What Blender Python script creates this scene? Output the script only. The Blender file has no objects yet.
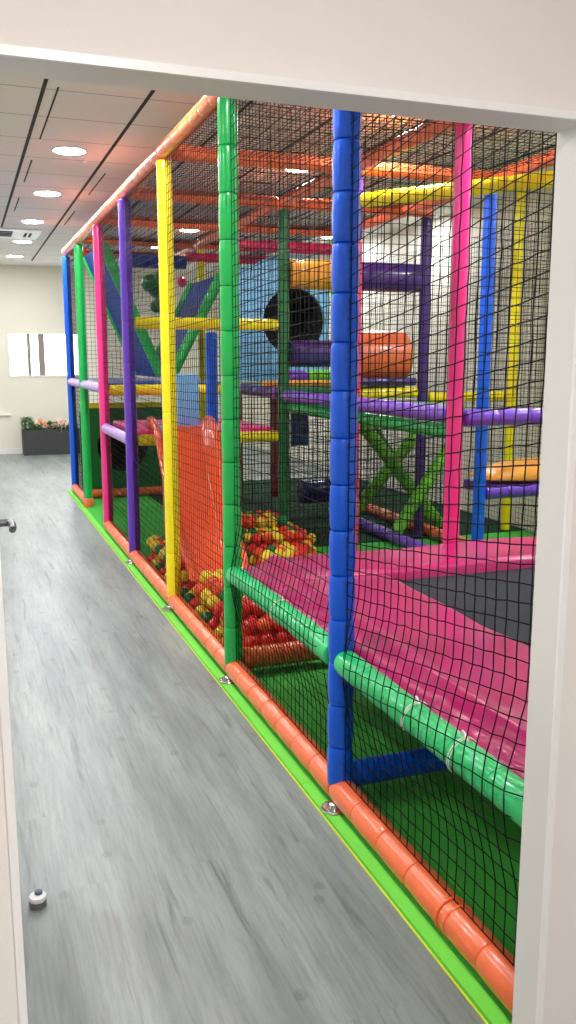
import bpy, math, random
from mathutils import Vector
R_ = random.Random(7)
C = bpy.context.scene.collection
PI = math.pi
V = Vector

# ------------------------------------------------------------------ materials
def lin(c):
    return tuple((x/255/12.92 if x/255 <= .04045 else ((x/255+.055)/1.055)**2.4) for x in c) + (1,)

def new_mat(name):
    m = bpy.data.materials.new(name); m.use_nodes = True
    nt = m.node_tree
    return m, nt, nt.nodes['Principled BSDF']

def N(nt, t, **kw):
    n = nt.nodes.new(t)
    for k, v in kw.items(): setattr(n, k, v)
    return n

def simple(name, rgb, rough=.5, metal=0, coat=0, var=.06, bump=0, bscale=60, spec=.5):
    m, nt, b = new_mat(name)
    tc = N(nt, 'ShaderNodeTexCoord'); nz = N(nt, 'ShaderNodeTexNoise')
    nz.inputs['Scale'].default_value = 5; nz.inputs['Detail'].default_value = 4
    nt.links.new(tc.outputs['Object'], nz.inputs['Vector'])
    mx = N(nt, 'ShaderNodeMix', data_type='RGBA')
    c = lin(rgb)
    mx.inputs['A'].default_value = tuple(x*(1-var) for x in c[:3])+(1,)
    mx.inputs['B'].default_value = tuple(min(1, x*(1+var)) for x in c[:3])+(1,)
    nt.links.new(nz.outputs['Fac'], mx.inputs['Factor'])
    nt.links.new(mx.outputs['Result'], b.inputs['Base Color'])
    b.inputs['Roughness'].default_value = rough; b.inputs['Metallic'].default_value = metal
    b.inputs['Coat Weight'].default_value = coat; b.inputs['Coat Roughness'].default_value = .16
    b.inputs['Specular IOR Level'].default_value = spec
    if bump:
        n2 = N(nt, 'ShaderNodeTexNoise'); n2.inputs['Scale'].default_value = bscale; n2.inputs['Detail'].default_value = 3
        bp = N(nt, 'ShaderNodeBump'); bp.inputs['Strength'].default_value = bump; bp.inputs['Distance'].default_value = .01
        nt.links.new(tc.outputs['Object'], n2.inputs['Vector'])
        nt.links.new(n2.outputs['Fac'], bp.inputs['Height']); nt.links.new(bp.outputs['Normal'], b.inputs['Normal'])
    return m

def vinyl(name, rgb): return simple(name, rgb, rough=.32, coat=.35, var=.05, bump=.25, bscale=22)

M = {}
M['blue'] = simple('blue_vinyl', (0, 88, 216), rough=.36, coat=.2, var=.05, bump=.25, bscale=22, spec=.35)
M['darkblue'] = vinyl('dark_blue_vinyl', (18, 52, 140))
M['rampblue'] = simple('ramp_fabric', (20, 62, 140), rough=.65, bump=.2, spec=.3)
M['navy'] = vinyl('navy_vinyl', (24, 26, 92))
M['lightblue'] = vinyl('light_blue_vinyl', (132, 206, 250))
M['green'] = vinyl('green_vinyl', (0, 176, 76))
M['mint'] = vinyl('mint_green_vinyl', (22, 196, 108))
M['darkgreen'] = vinyl('dark_green_vinyl', (16, 112, 52))
M['lime'] = vinyl('lime_vinyl', (110, 190, 48))
M['yellow'] = vinyl('yellow_vinyl', (252, 232, 16))
M['purple'] = vinyl('purple_vinyl', (92, 40, 178))
M['violet'] = vinyl('violet_vinyl', (118, 66, 200))
M['darkpurple'] = vinyl('dark_purple_vinyl', (66, 34, 122))
M['lavender'] = vinyl('sheen_paled_purple_vinyl', (168, 128, 206))  # purple tubes, with strongly reflected light put into a paler colour
M['pink'] = vinyl('pink_vinyl', (238, 44, 136))
M['crimson'] = vinyl('crimson_pink_vinyl', (222, 26, 96))
M['magenta'] = simple('magenta_pad_vinyl', (186, 8, 100), rough=.3, coat=.3, var=.08, bump=.12, bscale=7)
M['orange'] = vinyl('orange_vinyl', (236, 110, 60))
M['amber'] = vinyl('amber_vinyl', (244, 166, 52))
M['maroon'] = vinyl('maroon_vinyl', (120, 28, 34))
M['slide'] = simple('slide_plastic', (242, 98, 54), rough=.16, coat=.5, var=.04, bump=.06, bscale=12)
M['mat'] = simple('play_mat_foam', (66, 178, 62), rough=.75, var=.1, bump=.3, bscale=180, spec=.3)
M['shademat'] = simple('shaded_mat_foam', (15, 54, 32), rough=.85, var=.12, bump=.3, bscale=180, spec=.2)  # mat green darkened to stand in for shade under the decks
M['matedge'] = simple('mat_edge_foam', (112, 214, 70), rough=.6, var=.06, bump=.25, bscale=220, spec=.3)
M['matline'] = simple('mat_edge_underlayer', (206, 206, 60), rough=.6, var=.05)
M['net'] = simple('black_net_cord', (12, 12, 13), rough=.75, var=.1, spec=.15)
M['thread'] = simple('dark_thread', (8, 30, 80), rough=.7)
M['cord'] = simple('white_cord', (226, 226, 218), rough=.6)
M['chrome'] = simple('chrome', (200, 202, 205), rough=.18, metal=1, var=.03)
M['steel'] = simple('brushed_steel', (120, 122, 126), rough=.35, metal=1, var=.05)
M['jump'] = simple('black_jump_fabric', (50, 54, 60), rough=.85, var=.12, bump=.4, bscale=400, spec=.25)
M['ball_red'] = simple('red_ball_plastic', (226, 38, 24), rough=.3, coat=.2, var=.05)
M['ball_orange'] = simple('orange_ball_plastic', (240, 84, 34), rough=.3, coat=.2, var=.05)
M['ball_yellow'] = simple('yellow_ball_plastic', (236, 208, 50), rough=.3, coat=.2, var=.05)
M['ball_green'] = simple('green_ball_plastic', (10, 118, 60), rough=.3, coat=.2, var=.05)
M['wall'] = simple('white_wall_paint', (238, 234, 230), rough=.7, var=.015, bump=.08, bscale=240, spec=.3)
M['farwall'] = simple('cream_wall_paint', (234, 230, 214), rough=.7, var=.015, bump=.08, bscale=200, spec=.3)
M['frame'] = simple('painted_door_frame', (232, 233, 228), rough=.4, var=.012)
M['lip'] = simple('white_gloss_trim', (246, 246, 244), rough=.3, var=.01)
M['leaf'] = simple('white_door_leaf', (228, 224, 218), rough=.4, var=.015)
M['planter'] = simple('anthracite_planter', (58, 58, 60), rough=.6, var=.08)
M['soil'] = simple('dark_soil', (52, 40, 30), rough=.95, var=.2)
M['foliage'] = simple('plant_leaf', (62, 104, 52), rough=.55, var=.35)
M['petal_cream'] = simple('cream_petal', (250, 236, 206), rough=.6)
M['petal_orange'] = simple('orange_petal', (246, 170, 96), rough=.6)
M['petal_pink'] = simple('pink_petal', (246, 190, 180), rough=.6)
M['mullion'] = simple('brown_grey_frame', (150, 134, 128), rough=.5)
M['rubber'] = simple('grey_blue_rubber', (84, 104, 120), rough=.6)
M['stopgrey'] = simple('grey_plastic', (116, 118, 118), rough=.45)
M['white'] = simple('white_plastic', (236, 238, 240), rough=.4, var=.01)
M['black'] = simple('black_void_fabric', (14, 16, 16), rough=.9)
M['slot'] = simple('dark_slot', (44, 44, 44), rough=.8)

def emit(name, rgb, s):
    m, nt, b = new_mat(name)
    b.inputs['Base Color'].default_value = (.8, .8, .8, 1)
    b.inputs['Emission Color'].default_value = lin(rgb); b.inputs['Emission Strength'].default_value = s
    return m
M['lamp'] = emit('lamp_diffuser', (250, 250, 255), 70)
M['lampin'] = emit('entrance_lamp_diffuser', (255, 246, 243), 68)
M['window'] = emit('bright_window', (250, 252, 255), 2.0)

def floor_mat():
    m, nt, b = new_mat('grey_oak_planks')
    tc = N(nt, 'ShaderNodeTexCoord')
    mp = N(nt, 'ShaderNodeMapping'); mp.inputs['Rotation'].default_value = (0, 0, PI/2)
    nt.links.new(tc.outputs['Object'], mp.inputs['Vector'])
    br = N(nt, 'ShaderNodeTexBrick', offset=.37, squash=1)
    br.inputs['Color1'].default_value = (.30, .30, .30, 1); br.inputs['Color2'].default_value = (.72, .72, .72, 1)
    br.inputs['Mortar'].default_value = (.42, .42, .42, 1)
    br.inputs['Scale'].default_value = 1; br.inputs['Mortar Size'].default_value = .0012
    br.inputs['Brick Width'].default_value = 1.25; br.inputs['Row Height'].default_value = .19
    nt.links.new(mp.outputs['Vector'], br.inputs['Vector'])
    # per plank offset so that the grain breaks at the joints
    add = N(nt, 'ShaderNodeVectorMath', operation='MULTIPLY_ADD')
    nt.links.new(br.outputs['Color'], add.inputs[0]); add.inputs[1].default_value = (9, 23, 5)
    nt.links.new(tc.outputs['Object'], add.inputs[2])
    m1 = N(nt, 'ShaderNodeMapping'); m1.inputs['Scale'].default_value = (26, 1.3, 1)
    nt.links.new(add.outputs[0], m1.inputs['Vector'])
    g1 = N(nt, 'ShaderNodeTexNoise'); g1.inputs['Scale'].default_value = 1; g1.inputs['Detail'].default_value = 6; g1.inputs['Roughness'].default_value = .62; g1.inputs['Distortion'].default_value = .6
    nt.links.new(m1.outputs['Vector'], g1.inputs['Vector'])
    m2 = N(nt, 'ShaderNodeMapping'); m2.inputs['Scale'].default_value = (7, .8, 1)
    nt.links.new(tc.outputs['Object'], m2.inputs['Vector'])
    g2 = N(nt, 'ShaderNodeTexNoise'); g2.inputs['Scale'].default_value = 1; g2.inputs['Detail'].default_value = 5; g2.inputs['Roughness'].default_value = .6
    nt.links.new(m2.outputs['Vector'], g2.inputs['Vector'])
    # base colour from broad grain
    r1 = N(nt, 'ShaderNodeValToRGB'); e = r1.color_ramp.elements
    e[0].position = .25; e[0].color = lin((112, 119, 117)); e[1].position = .75; e[1].color = lin((164, 171, 167))
    x = r1.color_ramp.elements.new(.5); x.color = lin((140, 148, 145))
    nt.links.new(g2.outputs['Fac'], r1.inputs['Fac'])
    r2 = N(nt, 'ShaderNodeValToRGB'); e = r2.color_ramp.elements
    e[0].position = .30; e[0].color = (.40, .40, .38, 1); e[1].position = .42; e[1].color = (1, 1, 1, 1)
    nt.links.new(g1.outputs['Fac'], r2.inputs['Fac'])
    mul = N(nt, 'ShaderNodeMix', data_type='RGBA', blend_type='MULTIPLY'); mul.inputs['Factor'].default_value = .8
    nt.links.new(r1.outputs['Color'], mul.inputs['A']); nt.links.new(r2.outputs['Color'], mul.inputs['B'])
    m5 = N(nt, 'ShaderNodeMapping'); m5.inputs['Scale'].default_value = (85, 5, 1)
    nt.links.new(add.outputs[0], m5.inputs['Vector'])
    g5 = N(nt, 'ShaderNodeTexNoise'); g5.inputs['Scale'].default_value = 1; g5.inputs['Detail'].default_value = 5; g5.inputs['Roughness'].default_value = .7
    nt.links.new(m5.outputs['Vector'], g5.inputs['Vector'])
    r5 = N(nt, 'ShaderNodeValToRGB'); e = r5.color_ramp.elements
    e[0].position = .33; e[0].color = (.62, .62, .60, 1); e[1].position = .56; e[1].color = (1, 1, 1, 1)
    nt.links.new(g5.outputs['Fac'], r5.inputs['Fac'])
    mul5 = N(nt, 'ShaderNodeMix', data_type='RGBA', blend_type='MULTIPLY'); mul5.inputs['Factor'].default_value = .6
    nt.links.new(mul.outputs['Result'], mul5.inputs['A']); nt.links.new(r5.outputs['Color'], mul5.inputs['B'])
    mul = mul5
    # plank to plank tone
    r3 = N(nt, 'ShaderNodeValToRGB'); e = r3.color_ramp.elements
    e[0].position = .2; e[0].color = (.84, .85, .86, 1); e[1].position = .8; e[1].color = (1, 1, .99, 1)
    nt.links.new(br.outputs['Color'], r3.inputs['Fac'])
    mul2 = N(nt, 'ShaderNodeMix', data_type='RGBA', blend_type='MULTIPLY'); mul2.inputs['Factor'].default_value = .8
    nt.links.new(mul.outputs['Result'], mul2.inputs['A']); nt.links.new(r3.outputs['Color'], mul2.inputs['B'])
    # knots
    m4 = N(nt, 'ShaderNodeMapping'); m4.inputs['Scale'].default_value = (5.2, 4.1, 1)
    nt.links.new(tc.outputs['Object'], m4.inputs['Vector'])
    vo = N(nt, 'ShaderNodeTexVoronoi', voronoi_dimensions='2D'); vo.inputs['Scale'].default_value = 1
    nt.links.new(m4.outputs['Vector'], vo.inputs['Vector'])
    rk = N(nt, 'ShaderNodeValToRGB'); e = rk.color_ramp.elements
    e[0].position = .0; e[0].color = (.5, .5, .5, 1); e[1].position = .10; e[1].color = (1, 1, 1, 1)
    k = rk.color_ramp.elements.new(.045); k.color = (.78, .78, .77, 1); k2 = rk.color_ramp.elements.new(.065); k2.color = (.58, .58, .57, 1)
    nt.links.new(vo.outputs['Distance'], rk.inputs['Fac'])
    mul3 = N(nt, 'ShaderNodeMix', data_type='RGBA', blend_type='MULTIPLY'); 
    sx = N(nt, 'ShaderNodeSeparateColor'); nt.links.new(vo.outputs['Color'], sx.inputs[0])
    gt = N(nt, 'ShaderNodeMath', operation='GREATER_THAN'); gt.inputs[1].default_value = .62
    nt.links.new(sx.outputs[0], gt.inputs[0])
    gm = N(nt, 'ShaderNodeMath', operation='MULTIPLY'); gm.inputs[1].default_value = .6
    nt.links.new(gt.outputs[0], gm.inputs[0]); nt.links.new(gm.outputs[0], mul3.inputs['Factor'])
    nt.links.new(mul2.outputs['Result'], mul3.inputs['A']); nt.links.new(rk.outputs['Color'], mul3.inputs['B'])
    nt.links.new(mul3.outputs['Result'], b.inputs['Base Color'])
    b.inputs['Roughness'].default_value = .38; b.inputs['Specular IOR Level'].default_value = .6
    bp = N(nt, 'ShaderNodeBump'); bp.inputs['Strength'].default_value = .12; bp.inputs['Distance'].default_value = .004
    nt.links.new(g1.outputs['Fac'], bp.inputs['Height']); nt.links.new(bp.outputs['Normal'], b.inputs['Normal'])
    return m
M['floor'] = floor_mat()

def ceiling_mat():
    m, nt, b = new_mat('mineral_ceiling_tiles')
    tc = N(nt, 'ShaderNodeTexCoord'); sp = N(nt, 'ShaderNodeSeparateXYZ')
    nt.links.new(tc.outputs['Object'], sp.inputs[0])
    def line(sock, period, off, half):
        a = N(nt, 'ShaderNodeMath', operation='ADD'); a.inputs[1].default_value = -off
        nt.links.new(sock, a.inputs[0])
        w = N(nt, 'ShaderNodeMath', operation='PINGPONG'); w.inputs[1].default_value = period/2
        nt.links.new(a.outputs[0], w.inputs[0])
        l = N(nt, 'ShaderNodeMath', operation='LESS_THAN'); l.inputs[1].default_value = half
        nt.links.new(w.outputs[0], l.inputs[0]); return l
    ly = line(sp.outputs['Y'], .595, 5.41, .004)
    nz = N(nt, 'ShaderNodeTexNoise'); nz.inputs['Scale'].default_value = 120; nz.inputs['Detail'].default_value = 4
    nt.links.new(tc.outputs['Object'], nz.inputs['Vector'])
    mx = N(nt, 'ShaderNodeMix', data_type='RGBA'); mx.inputs['A'].default_value = lin((232, 229, 224)); mx.inputs['B'].default_value = lin((240, 237, 232))
    nt.links.new(nz.outputs['Fac'], mx.inputs['Factor'])
    m2 = N(nt, 'ShaderNodeMix', data_type='RGBA'); m2.inputs['B'].default_value = lin((128, 124, 120))
    nt.links.new(mx.outputs['Result'], m2.inputs['A']); nt.links.new(ly.outputs[0], m2.inputs['Factor'])
    nt.links.new(m2.outputs['Result'], b.inputs['Base Color']); b.inputs['Roughness'].default_value = .85
    bp = N(nt, 'ShaderNodeBump'); bp.inputs['Strength'].default_value = .15; bp.inputs['Distance'].default_value = .003
    nt.links.new(nz.outputs['Fac'], bp.inputs['Height']); nt.links.new(bp.outputs['Normal'], b.inputs['Normal'])
    return m
M['ceiling'] = ceiling_mat()

# ------------------------------------------------------------------ mesh builder
class MB:
    def __init__(s): s.v = []; s.f = []
    def add(s, vs, fs):
        k = len(s.v); s.v += [tuple(p) for p in vs]; s.f += [tuple(i+k for i in f) for f in fs]; return s
    def box(s, a, b):
        (x0, y0, z0), (x1, y1, z1) = a, b
        return s.add([(x0,y0,z0),(x1,y0,z0),(x1,y1,z0),(x0,y1,z0),(x0,y0,z1),(x1,y0,z1),(x1,y1,z1),(x0,y1,z1)],
                     [(0,3,2,1),(4,5,6,7),(0,1,5,4),(1,2,6,5),(2,3,7,6),(3,0,4,7)])
    def rings(s, rings, cap=True, closed=True):
        n = len(rings[0]); k = len(s.v)
        for r in rings: s.v += [tuple(p) for p in r]
        m = n if closed else n-1
        for i in range(len(rings)-1):
            for j in range(m):
                a = k+i*n+j; b = k+i*n+(j+1) % n
                s.f.append((a, b, b+n, a+n))
        if cap:
            s.f.append(tuple(k+j for j in reversed(range(n))))
            s.f.append(tuple(k+(len(rings)-1)*n+j for j in range(n)))
        return s
    def sweep(s, prof, p0, d, sides=16):
        """prof: (distance along d, radius) list"""
        d = V(d).normalized(); u = d.orthogonal().normalized(); w = d.cross(u)
        p0 = V(p0); rs = []
        for t, r in prof:
            c = p0+d*t
            rs.append([c+u*(r*math.cos(2*PI*j/sides))+w*(r*math.sin(2*PI*j/sides)) for j in range(sides)])
        return s.rings(rs)
    def tube(s, pts, r, sides=8):
        pts = [V(p) for p in pts]; rs = []; u = None
        for i, p in enumerate(pts):
            d = (pts[min(i+1, len(pts)-1)]-pts[max(i-1, 0)]).normalized()
            u = (d.orthogonal() if u is None else (u-d*u.dot(d))).normalized(); w = d.cross(u)
            rr = r[i] if isinstance(r, (list, tuple)) else r
            rs.append([p+u*(rr*math.cos(2*PI*j/sides))+w*(rr*math.sin(2*PI*j/sides)) for j in range(sides)])
        return s.rings(rs)
    def lathe(s, prof, c, sides=24):
        return s.sweep([(z, r) for r, z in prof], c, (0, 0, 1), sides)
    def sphere(s, c, r, nu=14, nv=9, sc=(1, 1, 1)):
        rs = []
        for i in range(nv+1):
            a = PI*(i+.001)/(nv+.002)-PI/2
            rs.append([(c[0]+sc[0]*r*math.cos(a)*math.cos(2*PI*j/nu), c[1]+sc[1]*r*math.cos(a)*math.sin(2*PI*j/nu), c[2]+sc[2]*r*math.sin(a)) for j in range(nu)])
        return s.rings(rs)
    def rbox(s, a, b, r, seg=4):
        """box with rounded edges (superellipse pillow made of rounded rect rings)"""
        (x0, y0, z0), (x1, y1, z1) = a, b
        rs = []
        def ring(ins, z):
            out = []; rr = max(r-ins, .0005)
            X0, X1, Y0, Y1 = x0+ins, x1-ins, y0+ins, y1-ins
            for cx_, cy_, a0 in ((X1-rr, Y1-rr, 0), (X0+rr, Y1-rr, PI/2), (X0+rr, Y0+rr, PI), (X1-rr, Y0+rr, 1.5*PI)):
                for i in range(seg+1):
                    t = a0+i*PI/2/seg; out.append((cx_+rr*math.cos(t), cy_+rr*math.sin(t), z))
            return out
        for i in range(seg+1):
            t = i*PI/2/seg; rs.append(ring(r*(1-math.sin(t)), z0+r*(1-math.cos(t))))
        for i in range(seg+1):
            t = i*PI/2/seg; rs.append(ring(r*(1-math.cos(t)), z1-r*(1-math.sin(t))))
        return s.rings(rs)
    def build(s, name, mat, parent=None, origin=(0, 0, 0), smooth=True, angle=40):
        me = bpy.data.meshes.new(name); o_ = V(origin)
        me.from_pydata([(p[0]-o_.x, p[1]-o_.y, p[2]-o_.z) for p in s.v], [], s.f)
        me.materials.append(mat); me.update()
        if smooth:
            me.shade_smooth(); me.set_sharp_from_angle(angle=math.radians(angle))
        ob = bpy.data.objects.new(name, me); C.objects.link(ob)
        if parent is not None:
            ob.parent = parent; ob.location = o_-V(parent.location)
        else: ob.location = o_
        return ob

def tag(o, label, cat, group=None, kind=None):
    o['label'] = label; o['category'] = cat
    if group: o['group'] = group
    if kind: o['kind'] = kind
    return o
def thing(name, label, cat, loc=(0, 0, 0), group=None):
    o = bpy.data.objects.new(name, None); C.objects.link(o); o.location = loc; o.empty_display_size = .1
    return tag(o, label, cat, group)
def struct(name, mb, mat, label=None, **kw):
    o = mb.build(name, mat, **kw); o['kind'] = 'structure'
    if label: o['label'] = label
    return o

def foam_prof(L, R, seg, pinch=.07):
    n = max(1, round(L/seg)); s = L/n; pr = [(0, R*.5), (.003, R*.78)]
    for i in range(n):
        t = i*s
        pr.append((t+(.007 if i == 0 else 0), R*(1-(pinch*1.6 if i else .06))))
        if i: pr.append((t+.0035, R*(1-pinch*.55)))
        pr += [(t+.012, R*(1-pinch*.22)), (t+s*.22, R), (t+s*.5, R*(1+pinch*.12)), (t+s*.78, R), (t+s-.012, R*(1-pinch*.22))]
        if i < n-1: pr.append((t+s-.0035, R*(1-pinch*.55)))
    pr += [(L-.007, R*.94), (L-.003, R*.78), (L, R*.5)]
    return pr
def foam(mb, p0, p1, R, seg=.2, sides=18, pinch=.10):
    d = V(p1)-V(p0)
    return mb.sweep(foam_prof(d.length, R, seg, pinch), p0, d, sides)

RP = .046
def beam(p0, p1, mat, label, R=.046, seg=.2, group=None, cat='tube', name='padded_tube', origin=None):
    mb = foam(MB(), p0, p1, R, seg)
    o = mb.build(name, M[mat], origin=origin or [(a+b)/2 for a, b in zip(p0, p1)])
    return tag(o, label, cat, group)

# ------------------------------------------------------------------ camera
F = 869.
pitch = math.atan(154/869); yaw = math.atan(326/math.hypot(869, 154))
cam = bpy.data.cameras.new('camera'); camo = bpy.data.objects.new('camera', cam); C.objects.link(camo)
cam.sensor_fit = 'VERTICAL'; cam.sensor_height = 36; cam.lens = 36*F/1024; cam.clip_start = .02
camo.location = (0, 0, 1.6); camo.rotation_euler = (PI/2-pitch, 0, -yaw)
bpy.context.scene.camera = camo

# ------------------------------------------------------------------ the setting
CH = 3.1
WL, WR, YF = -2.6, 4.95, 15.4
struct('floor', MB().box((-3, -2.6, -.1), (WR+.1, YF+.1, 0)), M['floor'], 'grey wood plank floor', smooth=False)
struct('ceiling', MB().box((WL-.1, 1.5, CH), (WR+.1, YF+.1, CH+.1)), M['ceiling'], 'grey tiled suspended ceiling', smooth=False)
mb = MB()
for k in range(-4, 7):
    x = .523+.59*k
    mb.box((x-.011, 1.5, CH-.004), (x+.011, 14.6 if k else 11.0, CH-.0005))
struct('trim_1', mb, M['slot'], 'dark grooves between the ceiling tiles', smooth=False)
mb = MB()
for x, y0, y1 in ((.60, 5.35, 6.6), (.595, 7.3, 8.2), (.60, 9.0, 9.8), (1.2, 7.6, 8.6), (1.19, 9.6, 10.6)):
    mb.box((x-.005, y0, CH-.004), (x+.005, y1, CH-.0005))
struct('trim_2', mb, M['slot'], 'short dark slots in the ceiling tiles', smooth=False)
wz0, wz1, wx0, wx1 = 1.31, 1.995,   .745, 1.95
mb = MB()
mb.box((WL-.1, YF, 0), (wx0, YF+.12, CH)).box((wx1, YF, 0), (WR+.1, YF+.12, CH)).box((wx0, YF, 0), (wx1, YF+.12, wz0)).box((wx0, YF, wz1), (wx1, YF+.12, CH))
struct('wall_far', mb, M['farwall'], 'cream far wall', smooth=False)
win = struct('window_1', MB().box((wx0, YF+.07, wz0), (wx1, YF+.08, wz1)), M['window'], 'bright white window in the far wall', smooth=False)
def child(name, mb, mat, parent, **kw): return mb.build(name, mat, parent=parent, origin=parent.location, **kw)
mb = MB()
for x, w in ((1.06, .055), (1.265, .10)):
    mb.box((x-w/2, YF+.02, wz0), (x+w/2, YF+.068, wz1))
child('mullion', mb, M['mullion'], win, smooth=False)
mb = MB(); t = .03
mb.box((wx0, YF-.012, wz1), (wx1, YF, wz1+t)).box((wx0, YF-.012, wz0-t), (wx1, YF, wz0)).box((wx0-t, YF-.012, wz0-t), (wx0, YF, wz1+t)).box((wx1, YF-.012, wz0-t), (wx1+t, YF, wz1+t))
child('window_frame', mb, M['farwall'], win, smooth=False)
struct('baseboard_far', MB().box((WL, YF-.014, 0), (WR, YF, .085)), M['frame'], 'pale skirting along the far wall', smooth=False)
struct('trim_3', MB().box((WL, YF-.05, .655), (.715, YF, .675)), M['lip'], 'thin white ledge on the far wall', smooth=False)
struct('wall_left', MB().box((WL-.1, 1.5, 0), (WL, YF, CH)), M['farwall'], smooth=False)
struct('wall_right', MB().box((WR, 1.5, 0), (WR+.1, YF, CH)), M['farwall'], 'white wall behind the play frame', smooth=False)
# wall with the doorway
YN, YD, xl, xr, zl = 1.42, 1.5, .038, 1.115, 2.032
mb = MB()
mb.box((-3, YN, 0), (xl-.012, YD, CH+.1)).box((xr+.012, YN, 0), (WR+.1, YD, CH+.1)).box((xl-.012, YN, zl+.012), (xr+.012, YD, CH+.1))
struct('wall_near', mb, M['wall'], 'white wall around the open doorway', smooth=False)
mb = MB()   # lining of the doorway
mb.box((xl-.012, YN-.001, 0), (xl, YD+.004, zl+.012)).box((xr, YN-.001, 0), (xr+.012, YD+.004, zl+.012)).box((xl, YN-.001, zl), (xr, YD+.004, zl+.012))
struct('trim_4', mb, M['frame'], 'pale painted lining of the doorway', smooth=False)
mb = MB()   # glossy lip round it
mb.box((xl-.014, YN-.009, 0), (xl, YN-.001, zl+.014)).box((xr, YN-.009, 0), (xr+.014, YN-.001, zl+.014)).box((xl, YN-.009, zl), (xr, YN-.001, zl+.014))
struct('trim_5', mb, M['lip'], 'glossy white bead round the doorway', smooth=False)
# entrance room behind the camera
struct('wall_entrance', MB().box((-3.1, -2.7, 0), (-3, YN, 2.7)), M['wall'], smooth=False)
struct('wall_side', MB().box((3, -2.7, 0), (3.1, YN, 2.7)), M['wall'], smooth=False)
struct('wall_back', MB().box((-3, -2.7, 0), (3, -2.6, 2.7)), M['wall'], smooth=False)
struct('ceiling_entrance', MB().box((-3, -2.6, 2.7), (3, YN, 2.8)), M['wall'], smooth=False)
# door leaf, swung open into the play room
dl = struct('door_1', MB().box((-.004, YD+.02, .008), (.036, YD+1.04, 2.02)), M['leaf'], 'white door leaf swung open beyond the left jamb', smooth=False)
hm = MB(); hy, hz = 2.46, 1.156
hm.sweep([(0, .026), (.006, .026), (.008, .022), (.008, .0105), (.055, .0105), (.066, .011), (.07, .008)], (.036, hy, hz), (1, 0, 0), 16)
hm.tube([(.095, hy, hz), (.1, hy-.03, hz), (.1, hy-.075, hz), (.097, hy-.11, hz)], [.0105, .0105, .010, .009], 12)
child('door_handle', hm, M['steel'], dl)

# door stop on the floor
ds = thing('door_stop', 'small round white and grey door stop on the plank floor', 'door stop', (.114, 2.451, 0))
child('base', MB().lathe([(0.0247, 0.0000), (0.0255, 0.0026), (0.0255, 0.0170), (0.0251, 0.0187)], (.114, 2.451, 0)), M['stopgrey'], ds)
child('cap', MB().lathe([(0.0251, 0.0187), (0.0263, 0.0204), (0.0263, 0.0263), (0.0238, 0.0314), (0.0110, 0.0340)], (.114, 2.451, 0)), M['white'], ds)
child('rubber_bumper', MB().lathe([(0.0110, 0.0330), (0.0115, 0.0351), (0.0115, 0.0406), (0.0093, 0.0428), (0.0034, 0.0433)], (.117, 2.456, 0)), M['rubber'], ds)

# ceiling lights
def downlight(x, y, z, label, mat='lamp', r=.112, group='round ceiling lights'):
    t = thing('ceiling_light', label, 'light', (x, y, z), group)
    child('trim_ring', MB().lathe([(r, -.002), (r+.001, -.009), (r+.006, -.009), (r+.012, -.0005), (r, -.0005)], (x, y, z), 40), M['white'], t)
    child('diffuser', MB().lathe([(r*.05, -.0105), (r*.6, -.0095), (r*.9, -.007), (r*.985, -.004), (r*.99, -.002), (r*.1, -.002)], (x, y, z), 40), M[mat], t)
lab = ['round recessed ceiling light nearest the doorway, biggest of those left of the play frame', 'second round ceiling light from the doorway, left of the play frame',
       'third round ceiling light from the doorway, beside the vent', 'fourth round ceiling light from the doorway, beyond the vent', 'farthest round ceiling light, close to the cream far wall']
for k in range(5): downlight(.83, 6.87+1.79*k, CH, lab[k])
for y, l in ((2.9, 'round ceiling light over the walkway just beyond the doorway'), (4.6, 'round ceiling light over the walkway hidden by the lintel')):
    downlight(.83, y, CH, l)
for y, l in ((6.86, 'round ceiling light over the play frame, seen between green and blue posts'), (10.5, 'round ceiling light over the play frame, seen between yellow and green posts'),
             (3.29, 'round ceiling light over the pink trampoline'), (12.24, 'round ceiling light beyond the play frame, seen left of the yellow post')):
    downlight(2.63, y, CH, l)
for y, l in ((3.29, 'near the trampoline'), (5.08, 'above the orange cushion'), (8.66, 'beyond the yellow bar'), (10.45, 'at the far right corner')):
    downlight(4.43, y, CH, f'added round ceiling light of the row by the right wall, {l}')  # hidden lamps added to brighten the right wall
for k, l in enumerate(('nearest the doorway', 'second from the doorway', 'third from the doorway', 'fourth from the doorway', 'fifth from the doorway', 'farthest from the doorway')):
    downlight(-1.0, 3.29+1.79*k, CH, f'added unseen ceiling light of the left row, {l}')  # unseen lamp row added to lift the ceiling and post fronts
downlight(2.63, 5.08, CH, 'round ceiling light over the inner roof net near the yellow bar')
downlight(.4, -.2, 2.7, 'round ceiling light above the entrance', 'lampin', .14)
downlight(-1.4, -1.2, 2.7, 'round ceiling light at the left of the entrance', 'lampin', .14)

# ceiling cassette vent
vt = thing('ceiling_vent', 'pale square air vent with dark slots in the tiled ceiling', 'vent', (.5, 11.5, CH))
child('frame', MB().box((.06, 11.06, CH-.02), (.98, 11.92, CH-.001)), M['white'], vt, smooth=False)
mb = MB()
for k in range(4): mb.box((.10, 11.2+k*.13, CH-.024), (.66, 11.28+k*.13, CH-.021))
for k in range(2): mb.box((.80+k*.055, 11.3, CH-.024), (.83+k*.055, 11.66, CH-.021))
child('slots', mb, M['slot'], vt, smooth=False)

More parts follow.
